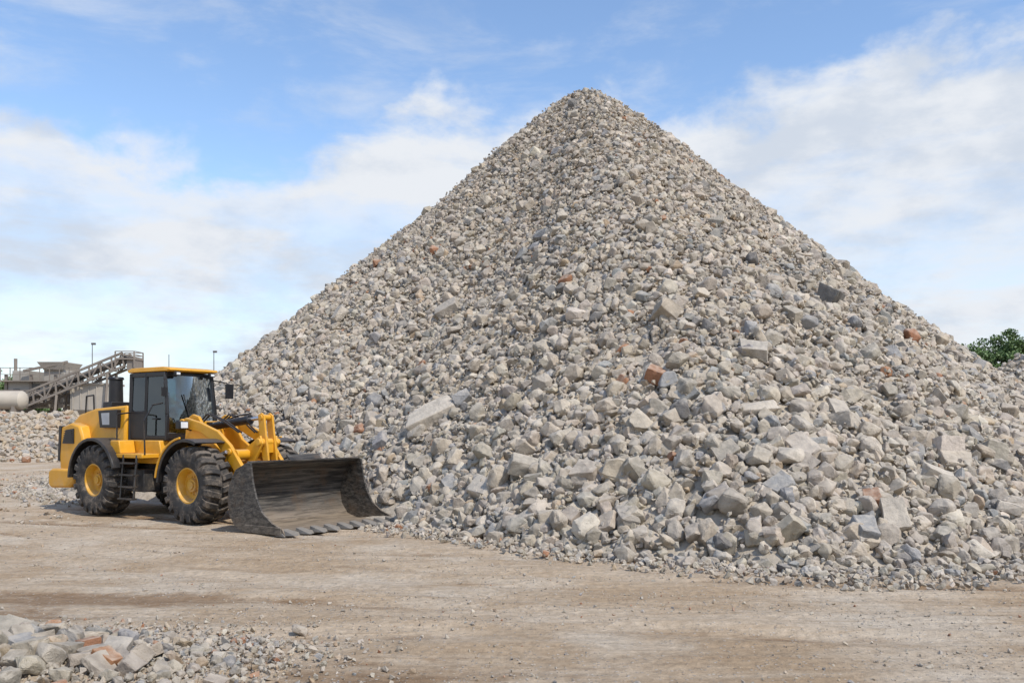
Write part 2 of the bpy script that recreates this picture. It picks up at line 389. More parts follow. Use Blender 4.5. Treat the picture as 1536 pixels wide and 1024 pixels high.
big=[(-1.8,20.7,.54,4,(1.2,.7,.95),"large pale concrete slab lying on the heap slope"),(-.5,16.9,.31,4,(1.2,.8,.9),"large pale flat concrete chunk at heap foot"),
(5.15,14.9,.28,0,(1.1,.8,.7),"flat beige concrete slab on the heap slope"),(4.45,15.8,.28,4,(1.4,.6,.6),"long pale concrete slab on the heap slope"),
(6.1,16.3,.26,7,(1.3,.7,.7),"light grey flat slab on the heap slope"),(-5.4,27.5,.36,4,(1.3,.8,.7),"pale broken slab high on the heap slope"),
(1.0,25.3,.28,2,(1.1,.8,1.3),"blue-grey boulder high on the heap slope"),(8.0,22.0,.32,3,(1,.9,1.4),"dark grey boulder on the heap slope"),
(-1.8,25.4,.34,7,(1.1,.9,1.2),"light grey boulder high on the heap slope"),(5.7,13.8,.19,5,(1,.8,1.2),"orange and white broken brick rock at heap foot"),
(1.9,14.15,.24,7,(1.3,.7,.7),"flat light grey slab at the heap foot"),(5.2,12.9,.24,2,(1,.9,1.4),"blue-grey boulder at the heap foot"),
(4.2,13.7,.22,2,(1,.8,1.4),"angular blue-grey rock near heap foot"),(-1.2,17.9,.22,2,(1,.9,1.4),"angular blue-grey rock near heap foot"),
(7.4,15.2,.24,4,(1.2,.8,1.0),"pale angular concrete block on heap slope"),(3.1,17.4,.22,4,(1.2,.8,.8),"pale flat slab on the heap slope")]
for q_,(bx,by,bsz,kc,asp,lab) in enumerate(big):
    X1=np.array([bx]);Y1=np.array([by]); n1=heap_n(X1,Y1); P1=np.array([bx,by,heap_z(X1,Y1)[0]])+n1[0]*bsz*.4
    if q_==0:
        zz_=n1[0]; xx_=np.array([.85,0,.52]); xx_=xx_-zz_*(xx_@zz_); xx_/=np.linalg.norm(xx_); b1=np.stack([xx_,np.cross(zz_,xx_),zz_],1)
    else: b1=basis(n1,.2)[0]
    hirock("rubble_rock",SLAB[rng.integers(len(SLAB))],P1,bsz,b1,PAL[kc]*1.03,asp,label=lab,category="rock",group="broken rocks covering the big rubble heap")
nearm=mask&(dist<28)&vis; farm=mask&~nearm
xs,ys=sample_heap(38000,1.07); ts,_=heap_t(xs,ys); ns=heap_n(xs,ys); ss=rng.uniform(.03,.07,len(xs)); ps=np.stack([xs,ys,heap_z(xs,ys)],1)+ns*(rng.uniform(.02,.17,len(xs))*(ts<1))[:,None]+np.array([0,0,.02]); _,tns=tints(len(xs))
NA,NR=360,70
aa=np.linspace(-math.pi,math.pi,NA,endpoint=False); tt=np.linspace(0.001,1.0,NR)
AAg,TTg=np.meshgrid(aa,tt,indexing='ij'); Rg=np.interp(np.degrees(AAg),A,RT); bxg=AX+np.sin(AAg)*Rg*TTg; byg=AY-np.cos(AAg)*Rg*TTg
bzg=heap_z(bxg.ravel(),byg.ravel())-.02; bv=np.stack([bxg.ravel(),byg.ravel(),bzg],1)
ii=np.arange(NA*NR).reshape(NA,NR); i2=np.roll(ii,-1,axis=0)
q=np.stack([ii[:,:-1],ii[:,1:],i2[:,1:],i2[:,:-1]],-1).reshape(-1,4); bf=np.r_[q[:,[0,1,2]],q[:,[0,2,3]]]
bc=np.tile(np.array([.43,.38,.31]),(len(bv),1))
merged("rubble_heap",[(MID,p[nearm],s[nearm],bs[nearm],tn[nearm]),(LO,p[farm],s[farm],bs[farm],tn[farm]),(TINY,ps,ss,basis(ns,.6),tns)],extra=(bv,bf,bc),
  kind="stuff",label="tall conical heap of broken grey concrete and stone",category="rubble heap")

# ------------------------------------------------------------------ smaller heaps
def small_heap(cx,cy,R,H,n,med,name,label,w=PW,ex=1.0,flat=1.0,sk=(.36,.3,.23)):
    def hz(x,y):
        t=np.hypot((x-cx)/ex,y-cy)/R; t=t*(1+.12*fbm(x*.25,y*.25+3)); return np.where(t<1,H*np.clip((1-t)*flat,0,1)*(1-.25*fbm(x*.5,y*.5)*1)+.4*fbm(x*.6,y*.6)*np.clip((1-t)*4,0,1),0)
    a=rng.uniform(0,2*math.pi,n);r=np.sqrt(rng.random(n))*R*1.02; x=cx+np.cos(a)*r*ex;y=cy+np.sin(a)*r
    e=.3; nn=np.stack([-(hz(x+e,y)-hz(x-e,y))/(2*e),-(hz(x,y+e)-hz(x,y-e))/(2*e),np.ones(n)],1);nn/=np.linalg.norm(nn,axis=1,keepdims=True)
    s=np.exp(rng.normal(np.log(med),.4,n)).clip(.05,.5)*.58
    p=np.stack([x,y,hz(x,y)],1)+nn*(s*rng.uniform(-.1,.4,n))[:,None]
    _,t=tints(n,w)
    g=np.linspace(-1.0,1.0,50); GX,GY=np.meshgrid(cx+g*R*ex,cy+g*R); v=np.stack([GX.ravel(),GY.ravel(),hz(GX.ravel(),GY.ravel())-.03],1)
    i=np.arange(2500).reshape(50,50); q=np.stack([i[:-1,:-1],i[:-1,1:],i[1:,1:],i[1:,:-1]],-1).reshape(-1,4)
    merged(name,[(LO,p,s,basis(nn,.4),t)],extra=(v,np.r_[q[:,[0,1,2]],q[:,[0,2,3]]],np.tile(np.array(sk),(2500,1))),kind="stuff",label=label,category="rubble heap")
wb=PW.copy(); wb[6]=.5; wb[5]=.06; wb[1]=.4; wb[4]=.04
small_heap(-31.5,56,7.5,2.75,5500,.22,"rubble_heap","low brownish rubble heap beside the crushing plant",wb,1.5,1.3)
small_heap(37.2,62,9.5,7.5,5000,.36,"rubble_heap","grey stone heap in front of green trees",PW,1.2)

# ------------------------------------------------------------------ foreground rubble
def fz(x,y):
    return .21*np.exp(-(((x+4.1)/1.25)**2+((y-6.9)/.8)**2))+.04*np.exp(-(((x+3.3)/1.3)**2+((y-7.6)/.7)**2))
def fn_(x,y):
    e=.05; n=np.stack([-(fz(x+e,y)-fz(x-e,y))/(2*e),-(fz(x,y+e)-fz(x,y-e))/(2*e),np.ones_like(x)],1); return n/np.linalg.norm(n,axis=1,keepdims=True)
pts=[];tries=0
while len(pts)<380 and tries<40000:
    tries+=1
    x0=random.gauss(-3.9,1.15);y0=random.gauss(7.1,.62)
    inn=math.hypot((x0+4.2)/1.35,(y0-6.9)/.75)
    sz=random.uniform(.07,.135) if inn<1 else (random.uniform(.035,.075) if inn<1.5 else random.uniform(.02,.045))
    if x0>-2.0 or x0<-7 or y0<5.4 or y0>8.5: continue
    if all(math.hypot(x0-a,y0-b)>(sz+c)*.70 for a,b,c in pts): pts.append((x0,y0,sz))
pts+=[(-2.07,8.45,.08),(-4.3,7.4,.15),(-3.75,6.95,.14),(-3.2,6.85,.10),(-4.0,7.55,.11)]
wf=PW.copy(); wf[5]=.04; wf[6]=.12; wf[0]=.4; wf[4]=.08; wf[1]=.3
fx=np.array([q[0] for q in pts]);fy=np.array([q[1] for q in pts]);fs=np.array([q[2] for q in pts])
nf=fn_(fx,fy); kf,tf_=tints(len(fx),wf); tf_=tf_*.92
for q_ in(-1,-2): kf[q_]=5; tf_[q_]=(.44,.22,.11)
bf_=basis(nf,.45)
off=[]
for j in range(len(fx)):
    P=np.array([fx[j],fy[j],fz(fx[j],fy[j])+gz(fx[j],fy[j])+fs[j]*.45])
    if fx[j]<-.6*fy[j]-.1 or fy[j]<6.65: off.append(j); continue
    T=SLAB[j%len(SLAB)] if (fs[j]>.07 and j%4) else HI[j%len(HI)]
    lab=("angular "+PN[kf[j]]+" concrete block in low rubble pile") if fs[j]>.07 else ("small "+PN[kf[j]]+" stone lying on the dirt yard")
    asp=rng.uniform(.85,1.15,3)
    hirock("concrete_chunk" if fs[j]>.07 else "loose_stone",T,P,fs[j]*1.15,bf_[j],tf_[j],asp,label=lab,category="concrete chunk" if fs[j]>.07 else "stone",group="loose rubble beside the dirt track")
G=[]
xa=rng.normal(-3.95,1.05,10000);ya=rng.normal(7.35,.6,10000);sa=np.exp(rng.normal(np.log(.016),.6,10000)).clip(.006,.045); G.append((xa,ya,sa))
n=20000; ya=4.5+rng.random(n)**1.3*14; xa=rng.uniform(-.7,.7,n)*ya; sa=np.exp(rng.normal(np.log(.008),.55,n)).clip(.004,.035); cl=fbm(xa*.5,ya*1.2+4); ok=cl>-.03+rng.normal(0,.05,n); G.append((xa[ok],ya[ok],sa[ok]))
n=11000; a=np.radians(rng.uniform(-28,40,n)); R=np.interp(np.degrees(a),A,RT); r=R*(.985+np.abs(rng.normal(0,.03,n))); G.append((AX+np.sin(a)*r,AY-np.cos(a)*r,np.exp(rng.normal(np.log(.026),.5,n)).clip(.01,.09)))
n=2500; G.append((rng.uniform(-22,-9,n),rng.uniform(18,40,n),np.exp(rng.normal(np.log(.03),.5,n)).clip(.01,.12)))
xa=np.concatenate([g[0] for g in G]);ya=np.concatenate([g[1] for g in G]);sa=np.concatenate([g[2] for g in G])
ok=~in_loader(xa,ya,.0); xa,ya,sa=xa[ok],ya[ok],sa[ok]
za=gz(xa,ya)+fz(xa,ya)+sa*.35; _,tg=tints(len(xa),wf); up=np.tile(np.array([0,0,1.]),(len(xa),1))
off=np.array(off,int); po=np.stack([fx[off],fy[off],fz(fx[off],fy[off])+gz(fx[off],fy[off])+fs[off]*.4],1)
merged("gravel",[(TINY,np.stack([xa,ya,za],1),sa,basis(up,.5),tg),(HI,po,fs[off],bf_[off],tf_[off])],kind="stuff",label="scattered gravel and pebbles over the dirt",category="gravel")
g1=np.linspace(-8,-1.5,60);g2=np.linspace(4.8,9.2,45);GX,GY=np.meshgrid(g1,g2)
zz=(fz(GX,GY)+gz(GX,GY)-.015).ravel(); v=np.stack([GX.ravel(),GY.ravel(),zz],1).tolist(); i=np.arange(2700).reshape(45,60)
q=np.stack([i[:-1,:-1],i[:-1,1:],i[1:,1:],i[1:,:-1]],-1).reshape(-1,4).tolist()
me=bpy.data.meshes.new("soil_mound");me.from_pydata(v,[],q);me.polygons.foreach_set('use_smooth',[True]*len(q));me.materials.append(GROUND)
finish(bpy.data.objects.new("terrain",me),kind="structure",label="low dirt mound under broken concrete",category="ground")

# ------------------------------------------------------------------ wheel loader
L=empty("wheel_loader",(LO_O[0],LO_O[1],-.02),TH,label="yellow wheel loader with black bucket lowered beside rubble heap",category="wheel loader")
WR=.81
def lug(b,th,side):
    secs=[(.02,.70,.815,0.0),(.15,.70,.812,.045),(.26,.69,.795,.075),(.322,.58,.745,.09)]
    vs=[];hw=.066
    for yy,r0,r1,dth in secs:
        w=hw/.8*(1 if yy<.2 else 1.12)
        for r in (r0,r1):
            for sg in (-1,1):
                a=th+dth+sg*w*(1 if r==r0 else .86); vs.append((r*math.cos(a),side*yy,r*math.sin(a)))
    fs=[(0,1,3,2)]
    m=len(secs)
    for k in range(m-1):
        o=k*4; fs+=[(o,o+4,o+5,o+1),(o+2,o+3,o+7,o+6),(o,o+2,o+6,o+4),(o+1,o+5,o+7,o+3)]
    o=(m-1)*4; fs.append((o,o+2,o+3,o+1)); b.add(vs,fs)
bt=B(); bt.lathe([(-.20,.345),(-.27,.375),(-.31,.45),(-.322,.56),(-.30,.67),(-.22,.74),(0,.755),(.22,.74),(.30,.67),(.322,.56),(.31,.45),(.27,.375),(.20,.345)],80,True)
NL=20
for i in range(NL):
    lug(bt,2*math.pi*i/NL,1); lug(bt,2*math.pi*(i+.5)/NL,-1)
tyre0=bt
br=B(); br.lathe([(-.235,.385),(-.262,.375),(-.262,.345),(-.225,.335),(-.20,.31),(-.10,.285),(-.085,.20),(-.10,.14),(-.02,.13),(-.02,.28),(.2,.31),(.22,.35),(.235,.385)],48)
bh=B(); bh.cyl((0,-.10,0),(0,-.17,0),.15,.135,n=32).cyl((0,-.17,0),(0,-.2,0),.09,.085,n=24).cyl((0,.1,0),(0,-.1,0),.17,n=24)
for i in range(12):
    a=2*math.pi*i/12; bh.cyl((.185*math.cos(a),-.075,.185*math.sin(a)),(.185*math.cos(a),-.115,.185*math.sin(a)),.016,n=8)
wh0=None
for wi,(wx,wy) in enumerate([(0,-1.0),(0,1.0),(-3.45,-1.0),(-3.45,1.0)]):
    if wh0 is None:
        wh0=bh.obj("wheel",YEL2,L,bevel=.006,loc=(wx,wy,WR)); ty0=tyre0.obj("tyre",RUB,wh0,bevel=.012); ri0=br.obj("rim",YEL2,wh0,bevel=.004); w=wh0
        ty0["label"]="chunky black dusty tyre"
    else:
        w=wh0.copy(); COL.objects.link(w); w.parent=L; w.location=(wx,wy,WR)
        for o in (ty0,ri0):
            c=o.copy(); COL.objects.link(c); c.parent=w
    w.rotation_euler=(0,[.1,.5,.32,.9][wi],0)
    if wy>0: w.rotation_euler=(0,-.4,math.pi)
b=B()
for ax in (0,-3.45): b.cyl((ax,-.85,WR),(ax,.85,WR),.15).cyl((ax,-.3,WR),(ax,.3,WR),.27,n=24).cyl((ax,-.88,WR),(ax,-.7,WR),.26,n=24).cyl((ax,.88,WR),(ax,.7,WR),.26,n=24)
b.prism([(-5.1,.75),(-5.1,1.25),(-1.6,1.25),(-1.35,1.05),(-1.35,.6),(-1.9,.5),(-2.6,.55)],-.48,.48)
b.cyl((-1.35,0,.45),(-1.35,0,1.5),.12,n=16); b.box((-2.45,-.72,.82),(.85,.42,.5)); b.box((-2.45,.72,.82),(.85,.42,.5))
b.obj("chassis",DARK,L,bevel=.02)
b=B()
for sy in (-1,1): b.prism([(-1.25,.65),(-1.3,1.3),(-1.15,2.2),(-.95,2.3),(-.75,2.25),(-.35,1.75),(.35,1.35),(.55,1.0),(.5,.55),(-.6,.5)],sy*.42-.035,sy*.42+.035)
b.box((-.35,0,.95),(1.5,.78,.55)); b.box((-1.0,0,1.9),(.12,.78,.5)); b.box((.3,0,1.15),(.25,.78,.3))
b.prism([(-1.2,1.35),(-1.2,1.62),(-.3,1.62),(-.1,1.35)],-.95,-.46); b.prism([(-1.2,1.35),(-1.2,1.62),(-.3,1.62),(-.1,1.35)],.46,.95)
b.obj("front_frame",YEL,L,bevel=.015)
b=B()
b.prismw([(-3.02,1.30,.80),(-3.02,2.52,.72),(-4.35,2.46,.70),(-5.05,2.33,.68),(-5.36,2.14,.68),(-5.45,1.25,.74),(-5.40,.95,.78),(-4.55,.95,.82),(-4.5,1.30,.82)])
hood=b.obj("engine_hood",YEL,L,bevel=.05)
for sy in(-1,1):
    b=B(); b.prism([(-4.42,.95),(-4.28,1.35),(-4.42,1.8),(-4.55,2.05),(-4.9,2.12),(-5.33,2.02),(-5.42,1.3),(-5.38,.85)],*sorted((sy*.98,sy*.70)))
    b.obj("rear_side_panel",YEL,hood,bevel=.05)
b=B(); b.prism([(-4.75,1.62),(-4.75,1.98),(-5.1,1.95),(-5.25,1.62)],-1.0,-.975)
for i in range(6): b.box((-4.99,-1.005,1.67+i*.05),(.42-.02*i,.02,.018))
b.obj("side_vent",CABB,hood,bevel=0)
b=B(); b.box((-5.44,0,1.72),(.05,1.1,.85),Matrix.Rotation(R_(6),3,'Y'))
for i in range(12): b.box((-5.475,0,1.36+i*.065),(.03,1.06,.025))
b.box((-5.40,-.84,1.62),(.10,.3,.85),Matrix.Rotation(R_(4),3,'Y')); b.box((-5.40,.84,1.62),(.10,.3,.85),Matrix.Rotation(R_(4),3,'Y'))
b.obj("grille",CABB,hood,bevel=.006)
b=B(); b.prism([(-3.2,2.0),(-3.2,2.42),(-3.95,2.40),(-3.88,2.0)],-.86,-.74); b.obj("side_panel_frame",CABB,hood,bevel=.01)
b=B(); b.prism([(-3.48,2.07),(-3.48,2.35),(-3.80,2.34),(-3.75,2.07)],-.872,-.862); b.obj("side_window",REFL,hood,bevel=0)  # pale inset: reflection on the black-framed side vent, painted as colour
b=B(); b.prismw([(-3.98,2.42,.52),(-3.98,2.62,.5),(-4.34,2.62,.5),(-4.34,2.40,.52)]); b.cyl((-4.16,-.28,2.6),(-4.16,-.28,3.16),.165,.155,n=28).cyl((-4.16,-.28,3.16),(-4.16,-.28,3.22),.19,.17,n=28)
b.obj("air_intake",CABB,hood,bevel=.01)
b=B(); b.cyl((-4.16,.28,2.6),(-4.16,.28,3.0),.07,n=20).cyl((-4.16,.28,3.0),(-4.24,.28,3.14),.065,n=20); b.obj("exhaust_pipe",BLK,hood,bevel=0)
for yy in (-.66,.66):
    b=B(); b.tube([(-4.45,yy,2.40),(-4.47,yy,2.78),(-4.78,yy,2.76),(-4.82,yy,2.34)],.02); b.obj("handrail",BLK,hood,bevel=0)
b=B(); b.prism([(-4.5,.72),(-4.5,1.02),(-5.45,1.02),(-5.62,.95),(-5.62,.62),(-5.5,.55),(-4.7,.58)],-1.15,1.15); b.box((-5.68,0,.78),(.14,.5,.18))
b.obj("counterweight",YEL,L,bevel=.05)
for yy in(-.95,.95):
    b=B(); b.box((-5.64,yy,.86),(.04,.22,.09)); b.obj("tail_light",REDL,L,bevel=.01)
def arc(cx,cz,r,a0,a1,n=14): return [(cx+r*math.cos(R_(a0+(a1-a0)*i/n)),cz+r*math.sin(R_(a0+(a1-a0)*i/n))) for i in range(n+1)]
def fender(name,cx,a0,a1,y0,y1,r=.93,th=.035,mat=BLK):
    o=arc(cx,WR,r+th,a0,a1); i=arc(cx,WR,r,a0,a1)
    bb=B(); bb.prism(o+i[::-1],y0,y1)
    ii=arc(cx,WR,r-.035,a0,a1)
    yy=y0 if abs(y0)>abs(y1) else y1
    bb.prism(o+ii[::-1],yy-.012,yy+.012)
    return bb.obj(name,mat,L,bevel=.012)
fender("rear_fender",-3.45,18,178,-1.33,-.72); fender("rear_fender",-3.45,18,178,.72,1.33)
ff=[fender("front_fender",0,68,178,-1.33,-.6,r=.93), fender("front_fender",0,68,178,.6,1.33,r=.93)]
for s_,f_ in zip((-1,1),ff):
    b=B(); b.prism(arc(0,WR,1.01,98,172,8)+arc(0,WR,.97,98,172,8)[::-1],s_*1.34-.02 ,s_*1.34+.02); b.obj("fender_trim",YEL,f_,bevel=.006)
b=B(); b.box((-2.35,-.92,1.38),(1.25,.5,.1)); b.box((-2.35,.92,1.38),(1.25,.5,.1)); b.prism([(-3.0,1.2),(-3.0,1.72),(-1.72,1.72),(-1.6,1.3),(-1.6,1.2)],-.76,.76)
b.prism([(-2.95,1.43),(-2.95,1.72),(-2.62,1.72),(-2.55,1.43)],-1.16,-.78)
b.obj("platform",YEL,L,bevel=.02)
b=B()
for xx in (-2.42,-1.92): b.bar((xx,-1.16,1.4),(xx,-1.24,.42),.05,.03)
for k in range(4): b.box((-2.17,-1.18-.018*k,1.22-.26*k),(.5,.16,.035))
b.obj("ladder",BLK,L,bevel=.005)
b=B(); b.tube([(-1.72,-1.1,1.42),(-1.72,-1.12,2.15),(-1.66,-.95,2.5),(-1.7,-.68,2.55)],.018); b.obj("grab_rail",BLK,L,bevel=0)
b=B(); b.tube([(-2.75,-1.12,1.42),(-2.75,-1.12,2.3),(-2.9,-.7,2.35)],.018); b.obj("grab_rail",BLK,L,bevel=0)
cw=.63
b=B()
b.box((-2.3,0,1.76),(1.42,2*cw,.1))
for sy in(-1,1):
    y=sy*cw
    b.bar((-3.0,y,1.72),(-2.98,y*.96,3.24),.10,.09)
    b.bar((-2.42,y,1.75),(-2.38,y*.965,3.24),.07,.07)
    b.bar((-1.62,y,1.72),(-1.60,y,2.3),.07,.07); b.bar((-1.60,y,2.3),(-1.72,y*.96,3.24),.07,.07)
    b.prism([(-2.98,1.75),(-2.98,2.34),(-2.4,2.34),(-2.4,1.75)],y-.03,y+.03)
    b.bar((-2.98,y,2.36),(-2.4,y,2.36),.06,.05); b.bar((-2.42,y,1.79),(-1.62,y,1.79),.06,.08)
    b.bar((-2.98,y*.96,3.2),(-1.7,y*.96,3.2),.07,.1)
b.bar((-1.7,-cw*.96,3.19),(-1.7,cw*.96,3.19),.07,.1); b.bar((-1.61,-cw,1.82),(-1.61,cw,1.82),.07,.14); b.box((-2.98,0,2.05),(.05,2*cw-.04,.6)); b.bar((-2.98,-cw,3.2),(-2.98,cw,3.2),.07,.08)
cab=b.obj("cab",CABB,L,bevel=.012)
b=B(); b.prismw([(-3.10,3.26,.62),(-3.12,3.31,.66),(-2.98,3.37,.62),(-1.80,3.37,.62),(-1.52,3.33,.64),(-1.49,3.28,.64),(-1.62,3.26,.62)]); b.obj("roof",YEL,cab,bevel=.025)
for yy in(-.45,.45):
    b=B(); b.box((-1.50,yy,3.21),(.08,.14,.09)); h_=b.obj("roof_lamp",CABB,cab,bevel=.01)
    b=B(); b.box((-1.453,yy,3.21),(.012,.09,.05)); b.obj("lamp_lens",LENS,cab,bevel=0)
def quad(name,ps,mat,par):
    bb=B(); n=(Vector(ps[1])-Vector(ps[0])).cross(Vector(ps[2])-Vector(ps[1])).normalized()*.004
    bb.add([Vector(p)+n for p in ps]+[Vector(p)-n for p in ps],[(0,1,2,3),(7,6,5,4),(0,4,5,1),(1,5,6,2),(2,6,7,3),(3,7,4,0)]); return bb.obj(name,mat,par,bevel=0,smooth=False)
b=B()
W=[];F2=[]
zs=[1.88,2.3,2.75,3.17]
for zi,zv in enumerate(zs):
    for k in range(9):
        yy=(-.69+1.38*k/8)*(cw-.03)/.69; xx=(-1.61 if zv<2.4 else -1.60-.12*(zv-2.3)/.94)+.07*(1-(yy/(cw-.03))**2)
        W.append((xx,yy*(1 if zv<2.4 else 1-.04*(zv-2.3)/.94),zv))
for zi in range(3):
    for k in range(8): o=zi*9+k; F2.append((o,o+1,o+10,o+9))
b.add(W,F2); ws=b.obj("windscreen",GLASS,cab,bevel=0)
for sy in(-1,1):
    y=sy*cw
    quad("side_window",[(-2.95,y,2.38),(-2.44,y,2.38),(-2.42,y*.965,3.16),(-2.94,y*.965,3.16)],GLASSD,cab)
    quad("door_window",[(-2.38,y,1.83),(-1.66,y,1.83),(-1.74,y*.965,3.16),(-2.35,y*.965,3.16)],GLASSD,cab)
quad("rear_window",[(-2.98,-.58,2.36),(-2.98,.58,2.36),(-2.97,.57,3.16),(-2.97,-.57,3.16)],GLASS,cab)
b=B(); b.box((-2.55,0,2.12),(.5,.5,.16)); b.box((-2.78,0,2.5),(.14,.48,.7),Matrix.Rotation(R_(-8),3,'Y')); b.box((-2.8,0,2.95),(.1,.28,.18)); b.box((-2.6,0,1.92),(.35,.35,.3)); b.obj("driver_seat",BLK,cab,bevel=.04)
b=B(); b.bar((-1.8,0,1.8),(-2.0,0,2.4),.1,.12); b.box((-1.78,0,2.2),(.16,.5,.25))
M=Matrix.Rotation(R_(-28),3,'Y')
for i in range(20):
    a0=2*math.pi*i/20;a1=2*math.pi*(i+1)/20
    p0=M@Vector((.2*math.cos(a0),.2*math.sin(a0),0));p1=M@Vector((.2*math.cos(a1),.2*math.sin(a1),0)); b.cyl(p0+Vector((-2.03,0,2.45)),p1+Vector((-2.03,0,2.45)),.016,n=8)
b.obj("steering_console",BLK,cab,bevel=.01)
b=B(); b.tube([(-1.66,.62,3.1),(-1.45,.84,3.05),(-1.42,.88,2.7)],.016); b.box((-1.42,.89,2.85),(.05,.2,.34)); b.obj("mirror",CABB,cab,bevel=.02)
b=B(); b.tube([(-1.70,-.62,3.1),(-1.62,-.7,3.06),(-1.60,-.7,2.9)],.012); b.box((-1.60,-.71,2.8),(.04,.12,.2)); b.obj("mirror",CABB,cab,bevel=.015)
b=B(); b.bar((-1.50,-.05,1.95),(-1.555,-.25,2.75),.02,.02); b.obj("wiper",CABB,cab,bevel=0)
b=B(); b.box((-2.0,-.675,2.2),(.16,.03,.035)); b.obj("door_handle",CABB,cab,bevel=.008)
b=B(); b.cyl((-2.9,.3,3.36),(-2.9,.3,3.75),.008,n=6); b.obj("antenna",CABB,cab,bevel=0)
for sy in(-1,1):
    b=B(); b.bar((-1.0,sy*.45,1.95),(-.88,sy*.74,2.02),.05,.05).box((-.86,sy*.78,2.06),(.16,.22,.18)); hh=b.obj("headlight",CABB,L,bevel=.02)
    b=B(); b.box((-.775,sy*.78,2.06),(.015,.17,.13)); b.obj("lamp_lens",LENS,hh,bevel=.005)
armp=[(-1.20,2.02),(-1.16,2.16),(-.98,2.22),(-.5,2.12),(.1,1.93),(.50,1.64),(.93,1.15),(1.28,.78),(1.5,.62),(1.53,.45),(1.42,.36),(1.2,.49),(.82,.9),(.44,1.31),(.07,1.66),(-.5,1.91)]
for sy in(-1,1):
    b=B(); b.prism(armp,sy*.56-.045,sy*.56+.045)
    b.cyl((-1.08,sy*.49,2.12),(-1.08,sy*.64,2.12),.075,n=20).cyl((1.44,sy*.49,.48),(1.44,sy*.66,.48),.085,n=20).cyl((.5,sy*.49,1.5),(.5,sy*.64,1.5),.07,n=20)
    b.obj("lift_arm",YEL,L,bevel=.014)
b=B(); b.cyl((.6,-.55,1.44),(.6,.55,1.44),.11,n=28); b.prism([(.5,1.32),(.52,1.56),(1.0,1.84),(1.08,1.68),(.8,1.22)],-.23,-.18); b.prism([(.5,1.32),(.52,1.56),(1.0,1.84),(1.08,1.68),(.8,1.22)],.18,.23)
b.obj("cross_tube",YEL,L,bevel=.012)
b=B()
for yy in(-.11,.11): b.prism([(.82,2.27),(.92,2.32),(1.01,2.26),(1.06,1.9),(1.12,1.55),(1.18,1.05),(1.14,.96),(1.06,.98),(.93,1.5),(.86,1.9)],yy-.025,yy+.025)
b.cyl((.92,-.16,2.22),(.92,.16,2.22),.06,n=20).cyl((.98,-.28,1.70),(.98,.28,1.70),.08,n=20).box((1.0,0,1.6),(.10,.2,.26)).cyl((1.13,-.16,1.04),(1.13,.16,1.04),.055,n=20)
b.obj("tilt_lever",YEL,L,bevel=.012)
b=B(); b.bar((1.13,0,1.04),(1.55,0,.92),.12,.12); b.obj("tilt_link",YEL,L,bevel=.012)
b=B(); b.cyl((-.95,0,2.02),(.35,0,2.17),.09,n=24).cyl((.35,0,2.17),(.42,0,2.18),.105,n=24).box((-.9,0,2.03),(.16,.2,.2)); b.tube([(-.8,.12,2.1),(-.2,.14,2.26),(.25,.1,2.3)],.018)
hc=b.obj("hydraulic_cylinder",BLK,L,bevel=.006)
b=B(); b.cyl((.4,0,2.18),(.9,0,2.225),.042,n=16); b.obj("piston_rod",CHR,hc,bevel=0)
for sy in(-1,1):
    b=B(); b.cyl((-.75,sy*.68,1.12),(.1,sy*.68,1.38),.075,n=20); hc=b.obj("hydraulic_cylinder",BLK,L,bevel=.006)
    b=B(); b.cyl((.1,sy*.68,1.38),(.5,sy*.68,1.5),.038,n=16); b.obj("piston_rod",CHR,hc,bevel=0)
for k,(y0) in enumerate((-.3,-.22,.22,.3)):
    b=B(); b.tube([(-1.0,y0,2.05),(-.6,y0*1.1,2.3),(-.1,y0,2.15),(.35,y0*.8,1.9)],.018); b.obj("hydraulic_hose",BLK,L,bevel=0)
BW=1.48
outer=[(2.13,1.34),(1.82,1.20),(1.64,.92),(1.58,.62),(1.64,.32),(1.82,.10),(2.12,.02),(3.12,.02)]
inner=[(3.12,.055),(2.14,.06),(1.86,.14),(1.69,.35),(1.635,.62),(1.69,.89),(1.85,1.15),(2.13,1.285)]
b=B(); b.prism(outer+inner,-BW,BW)
side=[(2.16,1.35)]+outer[1:]+[(3.22,.02),(3.14,.14),(2.85,.24),(2.58,.42),(2.42,.68),(2.32,.98),(2.26,1.33)]
for sy in(-1,1): b.prism(side,sy*BW-.02,sy*BW+.02)
b.box((2.17,0,1.35),(.10,2.92,.035))
b.prism([(2.10,1.34),(2.0,1.46),(2.04,1.47),(2.16,1.36)],-.42,.42)
for yy in(-.56,-.2,.2,.56): b.prism([(1.60,.3),(1.42,.40),(1.42,.62),(1.5,1.05),(1.75,1.14),(1.60,.9)],yy-.03,yy+.03)
b.box((2.62,-BW-.03,.10),(1.0,.03,.14)); b.box((2.62,BW+.03,.10),(1.0,.03,.14))
bk=b.obj("bucket",BUCK,L,bevel=.006); bk["label"]="black worn loader bucket with scraped interior"
b=B(); b.prism([(2.98,.012),(2.98,.057),(3.04,.08),(3.16,.065),(3.22,.02),(3.22,.008)],-BW-.04,BW+.04); b.obj("cutting_edge",EDGE,bk,bevel=.004)
t0=None
for k in range(9):
    yy=-BW+.08+k*(2*BW-.16)/8
    if t0 is None:
        b=B(); b.add([(0,-.07,.0),(0,.07,.0),(0,.07,.11),(0,-.07,.11),(.16,-.10,.0),(.16,.10,.0),(.16,.085,.08),(.16,-.085,.08),(.34,-.035,.005),(.34,.035,.005)],
          [(0,3,2,1),(0,1,5,4),(3,7,6,2),(0,4,7,3),(1,2,6,5),(4,5,9,8),(7,8,9,6),(4,8,7),(5,6,9)])
        t0=b.obj("bucket_tooth",EDGE,bk,bevel=.006,loc=(3.08,yy,.03))
    else:
        c=t0.copy(); COL.objects.link(c); c.parent=bk; c.location=(3.08,yy,.03)

